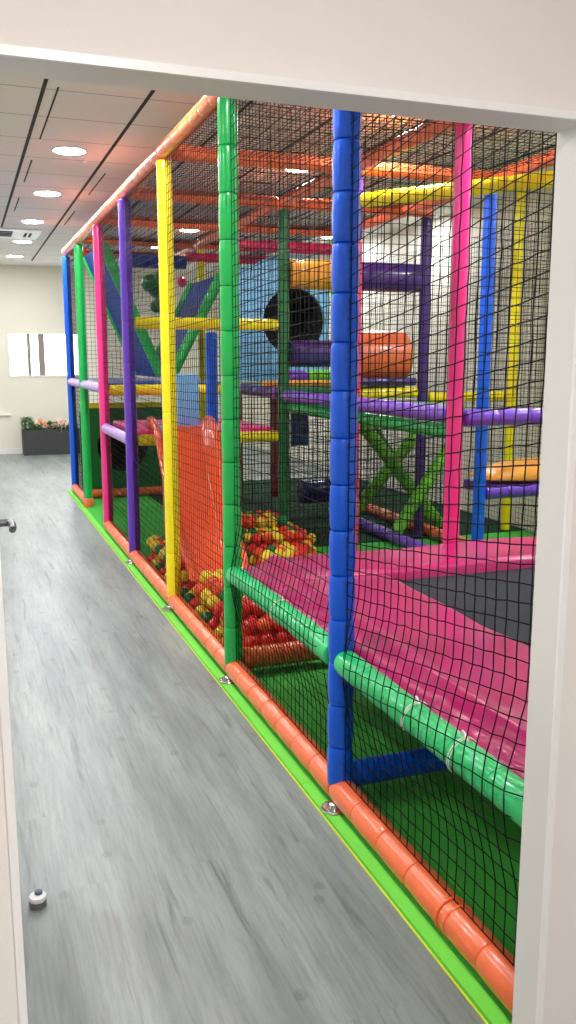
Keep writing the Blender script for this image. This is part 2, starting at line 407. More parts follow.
# planter with flowers
pl = thing('flower_planter', 'long anthracite planter with green leaves and cream and orange flowers by the far wall', 'planter', (1.32, 15.2, 0))
mb = MB(); x0, x1, y0, y1 = .87, 1.79, 15.03, 15.37
mb.box((x0, y0, 0), (x1, y0+.025, .42)).box((x0, y1-.025, 0), (x1, y1, .42)).box((x0, y0+.025, 0), (x0+.025, y1-.025, .42)).box((x1-.025, y0+.025, 0), (x1, y1-.025, .42)).box((x0+.025, y0+.025, 0), (x1-.025, y1-.025, .03))
child('box', mb, M['planter'], pl, smooth=False)
child('soil', MB().box((x0+.025, y0+.025, .03), (x1-.025, y1-.025, .38)), M['soil'], pl, smooth=False)
mb = MB()
for k in range(330):
    x = R_.uniform(x0+.0, x1-.02); y = R_.uniform(y0+.0, y1-.06); h = R_.uniform(.05, .2) * (1.25 if x < 1.05 else .8)
    a = R_.uniform(0, 2*PI); l = R_.uniform(.04, .075); w = l*.28; ti = R_.uniform(.1, .9)
    c = V((x, y, .37+h)); d = V((math.cos(a), math.sin(a), ti)).normalized(); n = d.cross(V((0, 0, 1))).normalized()
    up = V((0, 0, .006))
    mb.add([c-d*l*.6, c+n*w+up, c+d*l, c-n*w+up, c-d*l*.5-up], [(0, 1, 2), (0, 2, 3), (4, 2, 1), (4, 3, 2)])
    if k % 4 == 0: mb.tube([(x, y, .37), c], .003, 5)
o = child('leaves', mb, M['foliage'], pl, smooth=False); o['kind'] = 'stuff'
for k in range(26):
    x = R_.uniform(x0+.16, x1-.04); y = R_.uniform(y0+.0, y0+.2); z = .37+R_.uniform(.07, .2); r = R_.uniform(.026, .042)
    fm = MB(); fm.sphere((x, y, z), r*.4, 8, 6)
    for j in range(7):
        a = 2*PI*j/7; fm.sphere((x+r*.75*math.cos(a), y-.01, z+r*.75*math.sin(a)), r*.5, 8, 5, (1, .45, 1))
    fm.tube([(x, y, .37), (x, y, z-r*.3)], .003, 5)
    child('flower', fm, M[R_.choice(['petal_cream', 'petal_cream', 'petal_orange', 'petal_pink'])], pl)

# ------------------------------------------------------------------ play mat
YS = [2.68, 4.01, 5.34, 6.71, 8.05, 9.45, 10.6]
X0, X1, X2 = 1.19, 2.44, 3.47
pm = thing('play_mat', 'bright green foam floor mat under the whole play frame', 'mat', (3, 6, 0))
child('mat_surface', MB().box((1.15, 1.53, .001), (4.85, 10.75, .016)), M['mat'], pm, smooth=False)
mb = MB()
for k in range(7):
    y0_, y1_ = 1.53+k*1.317, 1.53+(k+1)*1.317-.003
    mb.box((1.104, y0_, .005), (1.149, y1_, .018))
dm = child('shade_sheet', MB().box((1.95, 6.70, .0165), (4.84, 10.74, .022)), M['shademat'], pm, smooth=False); dm['label'] = 'dark green sheet painting deck shade onto the mat'  # thin dark sheet, deck shade put into the rear mat's colour
e1 = child('edge_strip', mb, M['matedge'], pm, smooth=False); e1['label'] = 'light green edging of the mat'
e2 = child('edge_line', MB().box((1.099, 1.53, .001), (1.149, 10.75, .0049)), M['matline'], pm, smooth=False); e2['label'] = 'yellow lower edge of the mat'

# ------------------------------------------------------------------ front posts
def post(x, y, z0, z1, mat, label, R=RP, seg=.2, group='padded posts inside the frame', anchor=False, lacing=None, pinch=.06):
    t = thing('padded_post', label, 'post', (x, y, z0), group)
    foam_mb = foam(MB(), (x, y, z0), (x, y, z1), R, seg, 20, pinch)
    child('foam_sleeve', foam_mb, M[mat], t)
    if anchor:
        a = MB(); c = (x-.043, y-.05, .018)
        a.lathe([(.046, 0), (.048, .004), (.046, .008), (.02, .009), (.019, .02), (.014, .024)], c, 24)
        for j in range(4):
            t_ = j*PI/2+.6; a.lathe([(.007, .008), (.007, .014), (.004, .015)], (c[0]+.034*math.cos(t_), c[1]+.034*math.sin(t_), c[2]), 6)
        child('anchor_plate', a, M['chrome'], t)
    if lacing:
        l = MB(); n = round((z1-z0)/seg); s = (z1-z0)/n
        a0 = math.atan2(-y, -x)+lacing
        def P(z, da=0, r=R*1.015): return (x+r*math.cos(a0+da), y+r*math.sin(a0+da), z)
        for i in range(n):
            za = z0+i*s
            l.tube([P(za+s*q, 0, R*(.985 if q in (.1, .9) else 1.012)) for q in (.1, .3, .5, .7, .9)], .0012, 5)
            for q in (.25, .45, .65, .8):
                l.tube([P(za+s*q, -.12), P(za+s*(q+.04), .16)], .0012, 5)
        child('lacing', l, M['thread'], t)
    return t
FG = 'padded posts of the front row'
post(X0, YS[0], .078, 2.752, 'blue', 'thick royal blue padded post, nearest of the front row to the doorway', RP, .158, FG, True, .32, .16)
post(X0, YS[1], .078, 2.752, 'green', 'bright green padded post where the ball pit meets the trampoline', RP, .205, FG, True, None, .13)
post(X0, YS[2], .078, 2.752, 'yellow', 'bright yellow padded post beside the orange slide in the front row', RP, .3, FG, True, None, .03)
post(X0, YS[3], .078, 2.752, 'purple', 'purple padded post in the front row at the far end of the ball pit', RP, .3, FG, True, None, .04)
post(X0, YS[4], .078, 2.752, 'pink', 'hot pink padded post in the front row beside the entrance gap', RP, .34, FG, False, None, .03)
post(X0, YS[5], .078, 2.752, 'green', 'green padded post near the far end with an orange foot', RP, .3, FG, False, None, .03)
post(X0, YS[6], .078, 2.752, 'blue', 'blue padded post at the far end of the front row', RP, .34, FG, False, None, .03)
# top and bottom front tubes
nm = ['doorway', 'blue', 'green', 'yellow', 'purple', 'pink', 'second green', 'far blue']
ends = [1.512]+YS
TG, BG = 'orange tubes along the top front edge', 'orange tubes along the floor'
for i in range(7):
    a, b = ends[i], ends[i+1]
    beam((X0, a+.001, 2.80), (X0, b-.001, 2.80), 'orange', f'orange padded top front tube from above the {nm[i]} to the {nm[i+1]} post' if i == 0 else f'orange padded top front tube from the {nm[i]} to the {nm[i+1]} post', group=TG)
    if i != 5:
        o = beam((X0, a+.001, .066), (X0, b-.001+(.03 if i in (4, 6) else 0), .066), 'orange', f'orange padded floor tube from the {nm[i]} to the {nm[i+1]} post' + (' along the mat' if i else ', closest to us'), R=.05, seg=.19, group=BG)
        if i == 0:
            st = MB()
            for yy in (1.86, 1.90):
                st.sweep([(0, .0515), (.003, .0535), (.008, .0535), (.011, .0515)], (X0, yy, .066), (0, 1, 0), 24)
            child('tie_band', st, M['orange'], o)
# foot of second green post
tag(MB().lathe([(.052, 0), (.054, .01), (.054, .085), (.047, .094)], (X0, YS[5], .0165)).build('post_foot', M['orange'], origin=(X0, YS[5], .0165)), 'round orange padded foot under the second green post', 'foot')

# ------------------------------------------------------------------ inner posts
post(X1-.015, 4.02, .10, 2.752, 'pink', 'tall hot pink padded post behind the trampoline pad', .044, .34, pinch=.02)
pp = post(2.45, 5.36, .02, 2.36, 'crimson', 'crimson pink padded post with a purple top, partly hidden behind the thick blue post', .044, .3, pinch=.03)
us = child('upper_sleeve', foam(MB(), (2.45, 5.36, 2.361), (2.45, 5.36, 2.752), .044, .3), M['purple'], pp); us['label'] = 'purple upper sleeve'
post(2.44, 6.71, .02, 2.752, 'darkgreen', 'dark green padded post standing behind the ball pit', .046, .25, pinch=.04)
post(X2, 5.38, .02, 2.752, 'blue', 'slim blue padded post right of the pink post behind the trampoline', .045, .22, pinch=.07)
post(4.66, 6.76, .02, 3.095, 'yellow', 'slim yellow padded post by the white wall at right', .045, .34, pinch=.02)
post(3.72, 6.72, .02, 2.755, 'darkpurple', 'dark purple padded post at the end of the foam rollers', .045, .3, pinch=.03)
post(1.85, 6.76, 1.045, 1.80, 'blue', 'short blue padded post on the pink deck above the slide', .045, .18, pinch=.07)
post(2.47, 9.4, .02, 2.752, 'yellow', 'far yellow padded post at the back of the play frame', .045, .3, pinch=.03)
post(3.31, 9.4, .02, 1.26, 'maroon', 'maroon padded post under the upper deck, right of the pair', .055, .3, pinch=.03)
post(2.86, 9.4, .02, 1.26, 'maroon', 'maroon padded post under the upper deck, left of the pair', .06, .3, pinch=.03)
post(X2, 8.05, .02, 2.752, 'green', 'green padded post at the back right of the play frame', .045, .3, pinch=.03)

# roof beams
RG = 'orange beams across the roof'
nmx = ['green', 'yellow', 'purple', 'pink', 'second green', 'far blue']
for i, y in enumerate(YS[1:]):
    beam((X0+.048, y, 2.80), (X1-.048, y, 2.80), 'orange', f'orange roof beam running inward from the {nmx[i]} front post', group=RG)
    beam((X1+.0, y, 2.80), (X2+(.05 if i != 2 else .3), y, 2.80), 'orange', f'right hand orange roof beam in line with the {nmx[i]} front post', group=RG)
beam((X0+.048, YS[0], 2.80), (X2, YS[0], 2.80), 'orange', 'orange roof beam in line with the thick blue post', group=RG)
for i in range(1, 6):
    beam((X1-.02, YS[i]+.048, 2.80), (X1-.02, YS[i+1]-.048, 2.80), 'orange', f'lengthwise orange middle roof tube between the {nmx[i-1]} and {nmx[i]} beams', group='lengthwise orange roof tubes')
beam((X1-.02, YS[0]+.05, 2.80), (X1-.02, YS[1]-.048, 2.80), 'orange', 'lengthwise orange middle roof tube over the trampoline', group='lengthwise orange roof tubes')
beam((X2-.03, YS[1]+.05, 2.80), (X2-.03, YS[2]-.048, 2.80), 'orange', 'lengthwise orange right roof tube above the diagonal yellow bar', group='lengthwise orange roof tubes')
beam((X2+.03, YS[2]+.05, 2.80), (X2+.03, YS[3]-.048, 2.80), 'orange', 'lengthwise orange right roof tube leading to the dark purple post', group='lengthwise orange roof tubes')
beam((X2+.06, YS[3]+.05, 2.80), (X2+.02, YS[4]-.048, 2.80), 'orange', 'lengthwise orange right roof tube beyond the dark purple post', group='lengthwise orange roof tubes')
beam((2.475, 5.325, 2.60), (3.45, 4.02, 2.60), 'yellow', 'yellow padded bar slanting under the roof to the right', seg=.3)
beam((X1+.05, 8.05, 2.635), (X2-.05, 8.05, 2.635), 'crimson', 'crimson pink tube high above the light blue panel', R=.055)
beam((2.3, 9.38, 2.66), (X2-.05, 9.38, 2.66), 'crimson', 'crimson pink tube farther back under the roof', R=.05)
beam((X0+.5, 9.36, 2.60), (2.3, 9.36, 2.60), 'darkblue', 'dark blue tube under the roof at the far left', R=.07)

# decks and their tubes
beam((X0+.05, 6.71, 1.862), (2.39, 6.71, 1.862), 'yellow', 'yellow padded rail above the slide at head height', R=.046)
beam((X0+.05, 6.71, .972), (2.39, 6.71, .972), 'yellow', 'yellow padded tube under the front of the pink deck', R=.044)
beam((X0, 6.765, .972), (X0, 7.995, .972), 'lavender', 'purple tube, paled by painted-in sheen, along the pink deck between the purple and pink posts', R=.046)
beam((X0, 8.105, 1.325), (X0, 9.395, 1.325), 'lavender', 'purple tube, paled by painted-in sheen, between the pink and second green posts', R=.046)
beam((X0, 9.505, 1.325), (X0, 10.545, 1.325), 'lavender', 'purple tube, paled by painted-in sheen, between the second green and far blue posts', R=.046)
beam((X0+.05, 8.05, 1.31), (2.4, 8.05, 1.31), 'yellow', 'yellow padded tube across the front of the blue upper deck', R=.05)
tag(MB().rbox((1.25, 6.765, .985), (2.38, 8.0, 1.04), .02).build('low_deck', M['pink'], origin=(1.8, 7.4, .985)), 'low pink padded deck at the top of the slide', 'deck')
tag(MB().rbox((1.25, 8.12, 1.30), (2.40, 10.5, 1.37), .02).build('upper_deck', M['darkblue'], origin=(1.8, 9.3, 1.3)), 'dark blue padded upper deck at the far end', 'deck')
beam((X1+.03, 4.1, 1.205), (X1+.03, 6.64, 1.205), 'green', 'green padded tube tucked under the violet deck tube', R=.042)
tag(MB().rbox((2.53, 5.45, 1.19), (3.38, 6.6, 1.262), .02).build('upper_deck', M['green'], origin=(2.95, 6.0, 1.19)), 'green padded upper deck behind the trampoline', 'deck')
tag(MB().rbox((2.50, 6.82, 1.27), (3.62, 8.7, 1.36), .02).build('upper_deck', M['darkgreen'], origin=(2.95, 7.7, 1.27)), 'dark upper deck under the foam rollers', 'deck')
beam((X1-.0, 4.075, 1.30), (X1-.0, 6.655, 1.30), 'violet', 'violet padded tube along the upper deck from the pink post to the dark green post', R=.047)
beam((X1-.0, 6.765, 1.315), (X1-.0, 8.0, 1.315), 'darkpurple', 'dark purple tube beyond the dark green post under the light blue panel', R=.05)
beam((X1+.04, 4.02, 1.285), (X2+.2, 4.02, 1.285), 'violet', 'violet padded tube running right from the tall pink post', R=.046)
beam((3.02, 6.71, 1.30), (3.66, 6.71, 1.31), 'yellow', 'yellow tube under the foam rollers', R=.044)
beam((3.78, 6.73, 1.262), (4.60, 6.76, 1.262), 'yellow', 'yellow tube joining the dark purple and slim yellow posts', R=.044)
beam((3.02, 6.73, 1.405), (3.66, 6.73, 1.40), 'darkpurple', 'thin dark purple tube lying on the yellow tube under the rollers', R=.036)
beam((2.36, 7.0, 1.385), (3.0, 7.0, 1.385), 'amber', 'thin amber tube in front of the light blue panel', R=.028)
beam((3.0, 7.6, 1.43), (3.5, 7.6, 1.43), 'lime', 'thick lime tube behind the foam rollers', R=.062)
beam((2.72, 7.6, 1.43), (2.99, 7.6, 1.43), 'violet', 'violet tube beside the thick lime tube', R=.06)
# cross tubes on the floor
beam((X0+.05, 4.03, .10), (2.3, 4.03, .10), 'orange', 'orange tube across the floor at the near end of the ball pit', R=.055)
beam((X0+.05, 2.73, .085), (3.1, 2.73, .085), 'blue', 'blue tube across the floor under the trampoline', R=.048)
beam((X0+.05, 10.0, .066), (2.6, 10.0, .066), 'orange', 'orange tube across the floor at the far end', R=.05)
beam((3.42, 5.5, .074), (3.42, 8.0, .074), 'violet', 'violet tube lying on the floor below the lime braces', R=.05)
beam((3.84, 6.0, .075), (3.84, 8.3, .075), 'orange', 'orange tube on the floor behind the lime braces', R=.05)
# braces
BRG = 'lime braces under the upper deck'
beam((3.43, 6.59, .12), (4.0, 6.59, .94), 'lime', 'lime diagonal brace leaning right, nearest the tall pink post', R=.055, group=BRG)
beam((3.33, 7.3, .15), (4.12, 7.3, 1.03), 'lime', 'lime diagonal brace leaning right, next to the thick blue post', R=.06, group=BRG)
beam((3.29, 7.0, 1.02), (4.10, 7.0, .06), 'lime', 'lime diagonal brace leaning left between the two others', R=.06, group=BRG)
beam((3.55, 7.6, 1.1), (4.3, 7.6, .06), 'darkgreen', 'dark green diagonal brace at the back', R=.06, group=BRG)
# step with cushion
beam((X2+.04, 5.38, .63), (4.85, 5.38, .63), 'purple', 'purple tube at the front of the orange cushion', R=.047)
mb = MB(); rs = []
for i in range(19):
    t = i/18; x = 3.60+1.22*t
    k = max(.04, min(1, math.sin(min(1, t/.42)*PI/2)**.6)) if t < .5 else max(.05, min(1, math.sin(min(1, (1-t)/.12)*PI/2)**.5))
    ring = []
    for j in range(18):
        a = 2*PI*j/18; cx_, sx_ = math.cos(a), math.sin(a)
        ring.append((x, 5.60+.20*(abs(cx_)**.6)*(1 if cx_ > 0 else -1)*(.8+.2*k), .712+(.125 if sx_ > 0 else .035)*k*(abs(sx_)**.7)*(1 if sx_ > 0 else -1)))
    rs.append(ring)
tag(mb.rings(rs).build('seat_cushion', M['amber'], origin=(4.18, 5.6, .68), angle=70), 'domed orange cushion on the purple tube step at right', 'cushion')
tag(MB().rbox((X2+.13, 5.44, .60), (4.84, 5.82, .675), .02).build('step_platform', M['purple'], origin=(4.2, 5.65, .6)), 'purple step platform under the orange cushion', 'platform')

# foam rollers
rt = thing('foam_roller', 'upper foam roller, amber at left and dark purple at right', 'roller', (3.08, 6.72, 2.26), 'foam rollers')
child('amber_sleeve', foam(MB(), (2.49, 6.72, 2.262), (3.07, 6.72, 2.262), .118, .6, 24, .12), M['amber'], rt)
child('purple_sleeve', foam(MB(), (3.075, 6.72, 2.262), (3.672, 6.72, 2.262), .118, .6, 24, .12), M['darkpurple'], rt)
rl = tag(foam(MB(), (2.49, 6.72, 1.635), (3.10, 6.72, 1.635), .108, .7, 24, .12).build('foam_roller', M['darkpurple'], origin=(2.8, 6.72, 1.6)), 'lower dark purple foam roller right of the dark green post', 'roller', 'foam rollers')
rd = thing('foam_drum', 'fat orange foam drum with yellow domed end behind the net', 'drum', (3.35, 6.94, 1.385))
child('drum_sleeve', foam(MB(), (3.14, 6.94, 1.61), (3.63, 6.94, 1.61), .225, .6, 28, .06), M['orange'], rd)
child('domed_end', MB().sphere((3.62, 6.94, 1.61), .175, 18, 12, (.55, 1, 1)), M['yellow'], rd)
tag(foam(MB(), (3.12, 8.1, .27), (3.46, 8.1, .27), .125, .5, 24, .1).build('foam_drum', M['navy'], origin=(3.3, 8.1, .145)), 'dark navy foam drum low behind the ball pit', 'drum')
tag(MB().rbox((2.80, 7.48, .80), (2.97, 7.53, 1.268), .012).build('hanging_panel', M['darkblue'], origin=(2.88, 7.5, .8)), 'small dark blue panel under the dark upper deck', 'panel')
for _o in bpy.data.objects:
    if _o.name == 'hanging_panel': _o.name = 'foam_board'; _o['category'] = 'board'
tag(MB().rbox((1.62, 7.0, 1.042), (1.81, 7.3, 1.47), .02).build('foam_block', M['lightblue'], origin=(1.66, 7.15, 1.042)), 'light blue foam block standing on the pink deck', 'block')

# panels with a round hole
def hole_panel(mb, cx_, cz_, r, out, y0, y1, n=72):
    """out(angle)->distance to the outline"""
    inn0, inn1, o0, o1 = [], [], [], []
    for j in range(n):
        a = 2*PI*j/n; c, s = math.cos(a), math.sin(a); d = out(a)
        for L, rr, y in ((inn0, r, y0), (o0, d, y0), (o1, d, y1), (inn1, r, y1)): L.append((cx_+rr*c, y, cz_+rr*s))
    return mb.rings([inn0, o0, o1, inn1, inn0], cap=False)
def rect_out(cx_, cz_, xa, xb, za, zb, hump=0, hw=.4):
    def f(a):
        c, s = math.cos(a), math.sin(a); t = 9
        if c > 1e-6: t = min(t, (xb-cx_)/c)
        if c < -1e-6: t = min(t, (xa-cx_)/c)
        if s < -1e-6: t = min(t, (za-cz_)/s)
        if s > 1e-6:
            d = (zb-cz_)/s
            for _ in range(4):
                x = d*c; d = (zb-cz_+hump*math.exp(-(x/hw)**4))/s
            t = min(t, d)
        return t
    return f
lp = thing('tunnel_panel', 'light blue panel with a round dark tunnel hole behind the ball pit', 'panel', (3.06, 8.12, 1.38))
child('board', hole_panel(MB(), 3.06, 1.95, .32, rect_out(3.06, 1.95, 2.36, 3.42, 1.385, 2.45, .13, .36), 8.11, 8.15), M['lightblue'], lp, angle=30)
mb = MB(); rs = []
for y, r in ((8.16, .325), (8.8, .325), (8.8, .305), (8.16, .305), (8.16, .325)):
    rs.append([(3.06+r*math.cos(2*PI*j/40), y, 1.95+r*math.sin(2*PI*j/40)) for j in range(40)])
mb.rings(rs, cap=False); mb.sweep([(0, .31), (.01, .31)], (3.06, 8.79, 1.95), (0, 1, 0), 40)
child('tunnel', mb, M['black'], lp)
gp = thing('tunnel_panel', 'dark green panel with a yellow top edge and round black hole at the far end', 'panel', (1.75, 10.4, .02))
child('board', hole_panel(MB(), 1.74, .56, .30, rect_out(1.74, .56, 1.25, 2.35, .02, 1.02), 10.40, 10.44), M['darkgreen'], gp, angle=30)
child('top_edge', MB().rbox((1.25, 10.38, 1.02), (2.35, 10.46, 1.08), .012), M['yellow'], gp)
mb = MB(); rs = []
for y, r in ((10.45, .305), (10.95, .305), (10.95, .29), (10.45, .29), (10.45, .305)):
    rs.append([(1.74+r*math.cos(2*PI*j/32), y, .56+r*math.sin(2*PI*j/32)) for j in range(32)])
mb.rings(rs, cap=False); mb.sweep([(0, .29), (.01, .29)], (1.74, 10.93, .56), (0, 1, 0), 32)
child('tunnel', mb, M['black'], gp)

# V shaped climbing ramps
def ramp(a, b, y0, y1, label):
    (xa, za), (xb, zb) = a, b
    t = thing('climbing_ramp', label, 'ramp', ((xa+xb)/2, (y0+y1)/2, min(za, zb)), 'ramps of the climbing valley')
    d = V((xb-xa, 0, zb-za)).normalized(); n = V((-d.z, 0, d.x)); n = n if n.z > 0 else -n
    mb = MB(); T = .03
    A, B = V((xa, 0, za)), V((xb, 0, zb))
    vs = []
    for y in (y0+.05, y1-.05):
        for p in (A-n*T, B-n*T, B+n*T*.2, A+n*T*.2): vs.append((p.x, y, p.z))
    mb.add(vs, [(0, 1, 2, 3), (7, 6, 5, 4), (0, 4, 5, 1), (1, 5, 6, 2), (2, 6, 7, 3), (3, 7, 4, 0)])
    child('mat', mb, M['rampblue'], t, smooth=False)
    for y in (y0, y1):
        child('edge_tube', foam(MB(), (xa, y, za), (xb, y, zb), .05, .28, 16, .05), M['green'], t)
ramp((1.25, 2.62), (1.76, 1.43), 8.22, 9.32, 'left dark blue ramp with green edges, sloping down to the right')
ramp((2.36, 2.38), (1.86, 1.43), 8.22, 9.32, 'right dark blue ramp with green edges, sloping down to the left')
# decorations hanging over the far end
mb = MB()
for x, y, z, r in ((2.02, 9.90, 2.42, .105), (2.15, 9.86, 2.47, .10), (2.10, 9.95, 2.36, .10), (2.20, 9.92, 2.34, .09), (2.17, 9.88, 2.22, .11), (2.09, 9.93, 2.17, .075)):
    mb.sphere((x, y, z), r, 18, 12, (1, .7, .95))
mb.tube([(2.13, 9.9, 2.5), (2.13, 9.9, 2.80)], .006, 6)
tag(mb.build('hanging_cluster', M['darkgreen'], origin=(2.1, 9.9, 2.1)), 'dark green lumpy foam cluster hanging at the far end', 'hanging foam')
hb = thing('punch_ball', 'small crimson ball hanging on a cord at the far end', 'ball', (2.43, 10.1, 2.4))
child('ball', MB().sphere((2.43, 10.1, 2.46), .06, 18, 12), M['crimson'], hb)
child('cord', MB().tube([(2.43, 10.1, 2.515), (2.43, 10.1, 2.80)], .006, 6), M['cord'], hb)

# ------------------------------------------------------------------ slide
sl = thing('slide', 'glossy orange plastic slide running down into the ball pit', 'slide', (1.56, 5.8, .05))
path = [(6.70, 1.062), (6.62, 1.062), (6.56, 1.045), (6.48, .985), (6.35, .85), (6.15, .65), (5.95, .46), (5.75, .32), (5.55, .235), (5.35, .185), (5.30, .178), (5.22, .172), (5.19, .155)]
mb = MB(); rows = []
ncol = 17
for i, (y, z) in enumerate(path):
    t = i/(len(path)-1); row = []
    p = path[max(0, i-1)]; q = path[min(len(path)-1, i+1)]
    d = V((0, q[0]-p[0], q[1]-p[1])).normalized(); n = V((0, d.z, -d.y)); n = n if n.z > 0 else -n
    hw = .265-.08*t; xc = 1.565-.125*max(0, (t-.15)/.85); hgt = (.085 if i <= 2 else .15) * (1-.45*max(0, (t-.75)/.25))
    for j in range(ncol):
        s = -1+2*j/(ncol-1); a = abs(s)
        k = 0 if a < .55 else ((a-.55)/.33)**2 if a < .88 else 1-.0*(a-.88)
        k = min(1, k)
        if a > .95: k -= .25
        row.append(V((xc+hw*s, y, z))+n*(hgt*k))
    rows.append(row)
nv = len(rows); top = [p for r in rows for p in r]
fs = [(i*ncol+j, i*ncol+j+1, (i+1)*ncol+j+1, (i+1)*ncol+j) for i in range(nv-1) for j in range(ncol-1)]
mb.add(top, fs)
o = child('chute', mb, M['slide'], sl, angle=80)
mo = o.modifiers.new('thick', 'SOLIDIFY'); mo.thickness = .022; mo.offset = -1
# make sure the thickness goes underneath
ms = o.modifiers.new('smooth', 'SUBSURF'); ms.levels = 2; ms.render_levels = 2
for s in (-1, 1):
    e = MB(); e.sphere((1.565+s*.225, 6.665, 1.10), .05, 16, 10, (.85, .75, 1.15))
    child('top_ear', e, M['slide'], sl)
leg = MB().box((1.40, 6.55, .017), (1.45, 6.6, .95)).box((1.68, 6.55, .017), (1.73, 6.6, .95))
child('support', leg, M['slide'], sl, smooth=False)

# ------------------------------------------------------------------ trampoline
tz = .575
tr = thing('trampoline', 'trampoline with glossy magenta edge pads and black jump mat behind the front net', 'trampoline', (2.2, 2.75, 0))
def pad(x0, x1, y0, y1, z, th, bulge, wr=0, drop=None, seed=1, uf=.28):
    nx, ny = 40, 150 if y1-y0 > 1 else 16
    if x1-x0 > 1: nx = 110
    rr = random.Random(seed); ph = [rr.uniform(0, 6) for _ in range(6)]
    def topz(u, v):
        e = min(u, 1-u, v, 1-v); k = min(1, e/.10)
        h = z+bulge*(1-(1-k)**2)
        x, y = x0+u*(x1-x0), y0+v*(y1-y0)
        h += .004*math.sin(7*x+ph[0]+2*math.sin(5*y+ph[1]))+.003*math.sin(13*y+ph[2]+3*x)
        if drop and u < uf:
            u = u*.28/uf; q = 1-u/.28
            h -= drop*q**2
            h += .024*math.exp(-((u-.2)/.045)**2)*(.75+.25*math.sin(7*y+ph[2]))-.012*math.exp(-((u-.10)/.035)**2)
            h += .6*wr*q**.7*(abs(math.sin(9*y+ph[3]+16*u))-.5+.5*abs(math.sin(17*y+ph[4]-26*u))+.35*math.sin(41*y+30*u))*.45
        return h
    m = MB(); g = []
    for i in range(nx+1):
        for j in range(ny+1):
            u, v = i/nx, j/ny; g.append((x0+u*(x1-x0), y0+v*(y1-y0), topz(u, v)))
    w = ny+1
    fs = [(i*w+j, (i+1)*w+j, (i+1)*w+j+1, i*w+j+1) for i in range(nx) for j in range(ny)]
    k = len(g)
    per = [i*w for i in range(nx+1)]+[nx*w+j for j in range(1, ny+1)]+[i*w+ny for i in range(nx-1, -1, -1)]+[j for j in range(ny-1, 0, -1)]
    low = [(g[p][0], g[p][1], z-th+(-(drop or 0)*.55 if g[p][0] < x0+.001 else 0)) for p in per]
    n = len(per); fs += [(per[(a+1) % n], per[a], k+a, k+(a+1) % n) for a in range(n)] + [tuple(k+a for a in range(n))]
    return m.add(g+low, fs)
pf = child('edge_pad', pad(X0+.03, 1.79, 1.56, 3.534, tz+.03, .045, .018, .022, .03, 3), M['magenta'], tr, angle=60)
pb = child('edge_pad', pad(X0+.03, 3.35, 3.536, 4.0, tz+.028, .06, .022, .012, .03, 5, .11), M['magenta'], tr, angle=60)
pr_ = child('edge_pad', pad(2.86, 3.35, 1.56, 3.519, tz+.03, .045, .02, 0, None, 6), M['magenta'], tr, angle=60)
child('jump_mat', MB().rbox((1.76, 1.56, tz-.012), (2.88, 3.54, tz-.004), .003), M['jump'], tr)
lg = MB()
for p in ((1.5, 3.3), (3.2, 3.3), (3.2, 1.7)): lg.sweep([(0, .02), (tz-.10, .02)], (p[0], p[1], .017), (0, 0, 1), 12)
for a, b in (((1.5, 1.6), (1.5, 3.9)), ((3.2, 1.6), (3.2, 3.9)), ((1.5, 3.9), (3.2, 3.9))):
    lg.tube([(a[0], a[1], tz-.07), (b[0], b[1], tz-.07)], .02, 12)
child('steel_frame', lg, M['steel'], tr)
GT = 'mint green tubes along the trampoline'
b1 = beam((X0, YS[0]+.05, .555), (X0, YS[1]-.03, .555), 'mint', 'mint green padded tube under the magenta pad, between the green and blue posts', R=.047, seg=.2, group=GT)
b0 = beam((X0, 1.515, .555), (X0, YS[0]-.03, .555), 'mint', 'mint green padded tube under the magenta pad, right of the thick blue post', R=.047, seg=.2, group=GT)
for par, ys in ((b0, (1.87, 2.13)), (b1, (3.3,))):
    for y in ys:
        l = MB()
        for k in range(2):
            l.tube([(X0+.052*math.sin(a)*(1 if True else 1), y+.009*(k-.5)+.008*math.sin(a*1.5), .555+.052*math.cos(a)) for a in [-2.6+5.2*i/20 for i in range(21)]], .0014, 6)
        l.tube([(X0-.01, y-.03, .612), (X0, y, .62), (X0+.012, y+.03, .612)], .0035, 6)
        child('tie_cord', l, M['cord'], par)

# ------------------------------------------------------------------ ball pit
br_ = .0425; pit = .0862
bm = {}
def ball_mesh(k):
    if k not in bm:
        m = MB().sphere((0, 0, 0), br_, 20, 14)
        me = bpy.data.meshes.new('plastic_ball'); me.from_pydata(m.v, [], m.f); me.materials.append(M[k]); me.shade_smooth(); bm[k] = me
    return bm[k]
def height(x, y):
    """layers of balls"""
    if y < 5.14:
        return (4 if x < 1.6 and y > 4.3 else 3 if x < 1.7 and y > 4.2 else 2 if x < 1.82 else 1)
    if x < 1.5 and y > 5.1: return 4 if y < 6.55 else 3
    if x > 1.92 and y > 5.7: return 5 if y > 6.25 and x < 2.28 else 4 if y > 6.0 and x < 2.38 else 3 if x < 2.45 else 2
    return 1
balls = []
hz_ = pit*math.sqrt(2/3)
for k in range(6):
    ox, oy = (0, 0) if k % 2 == 0 else (pit/2, pit/(2*math.sqrt(3)))
    j = 0
    y = 4.135
    while y < 6.64:
        x = 1.288+(pit/2 if j % 2 else 0)
        while x < .40*y-.02:
            px, py, pz = x+ox, y+oy, .0165+br_+k*hz_
            h = height(px, py)
            inpost = any(math.hypot(px-a, py-b) < .09 for a, b in ((X0, YS[2]), (2.44, 6.71), (2.45, 5.36)))
            under = 1.28 < px < 1.85 and 5.1 < py and not (px < 1.5 and py > 5.6 and k < 3 and pz < .05+(py-5.5)*.7)
            if k < h and not inpost and not (under and (k > 0 or py > 5.75)) and px > 1.28: balls.append((px, py, pz, k == h-1))
            x += pit
        y += pit*math.sqrt(3)/2; j += 1
def zone(x, y):
    if y < 5.2 and x < 1.95: return 'a'
    if x < 1.55: return 'b'
    if y > 5.7: return 'c'
    return None
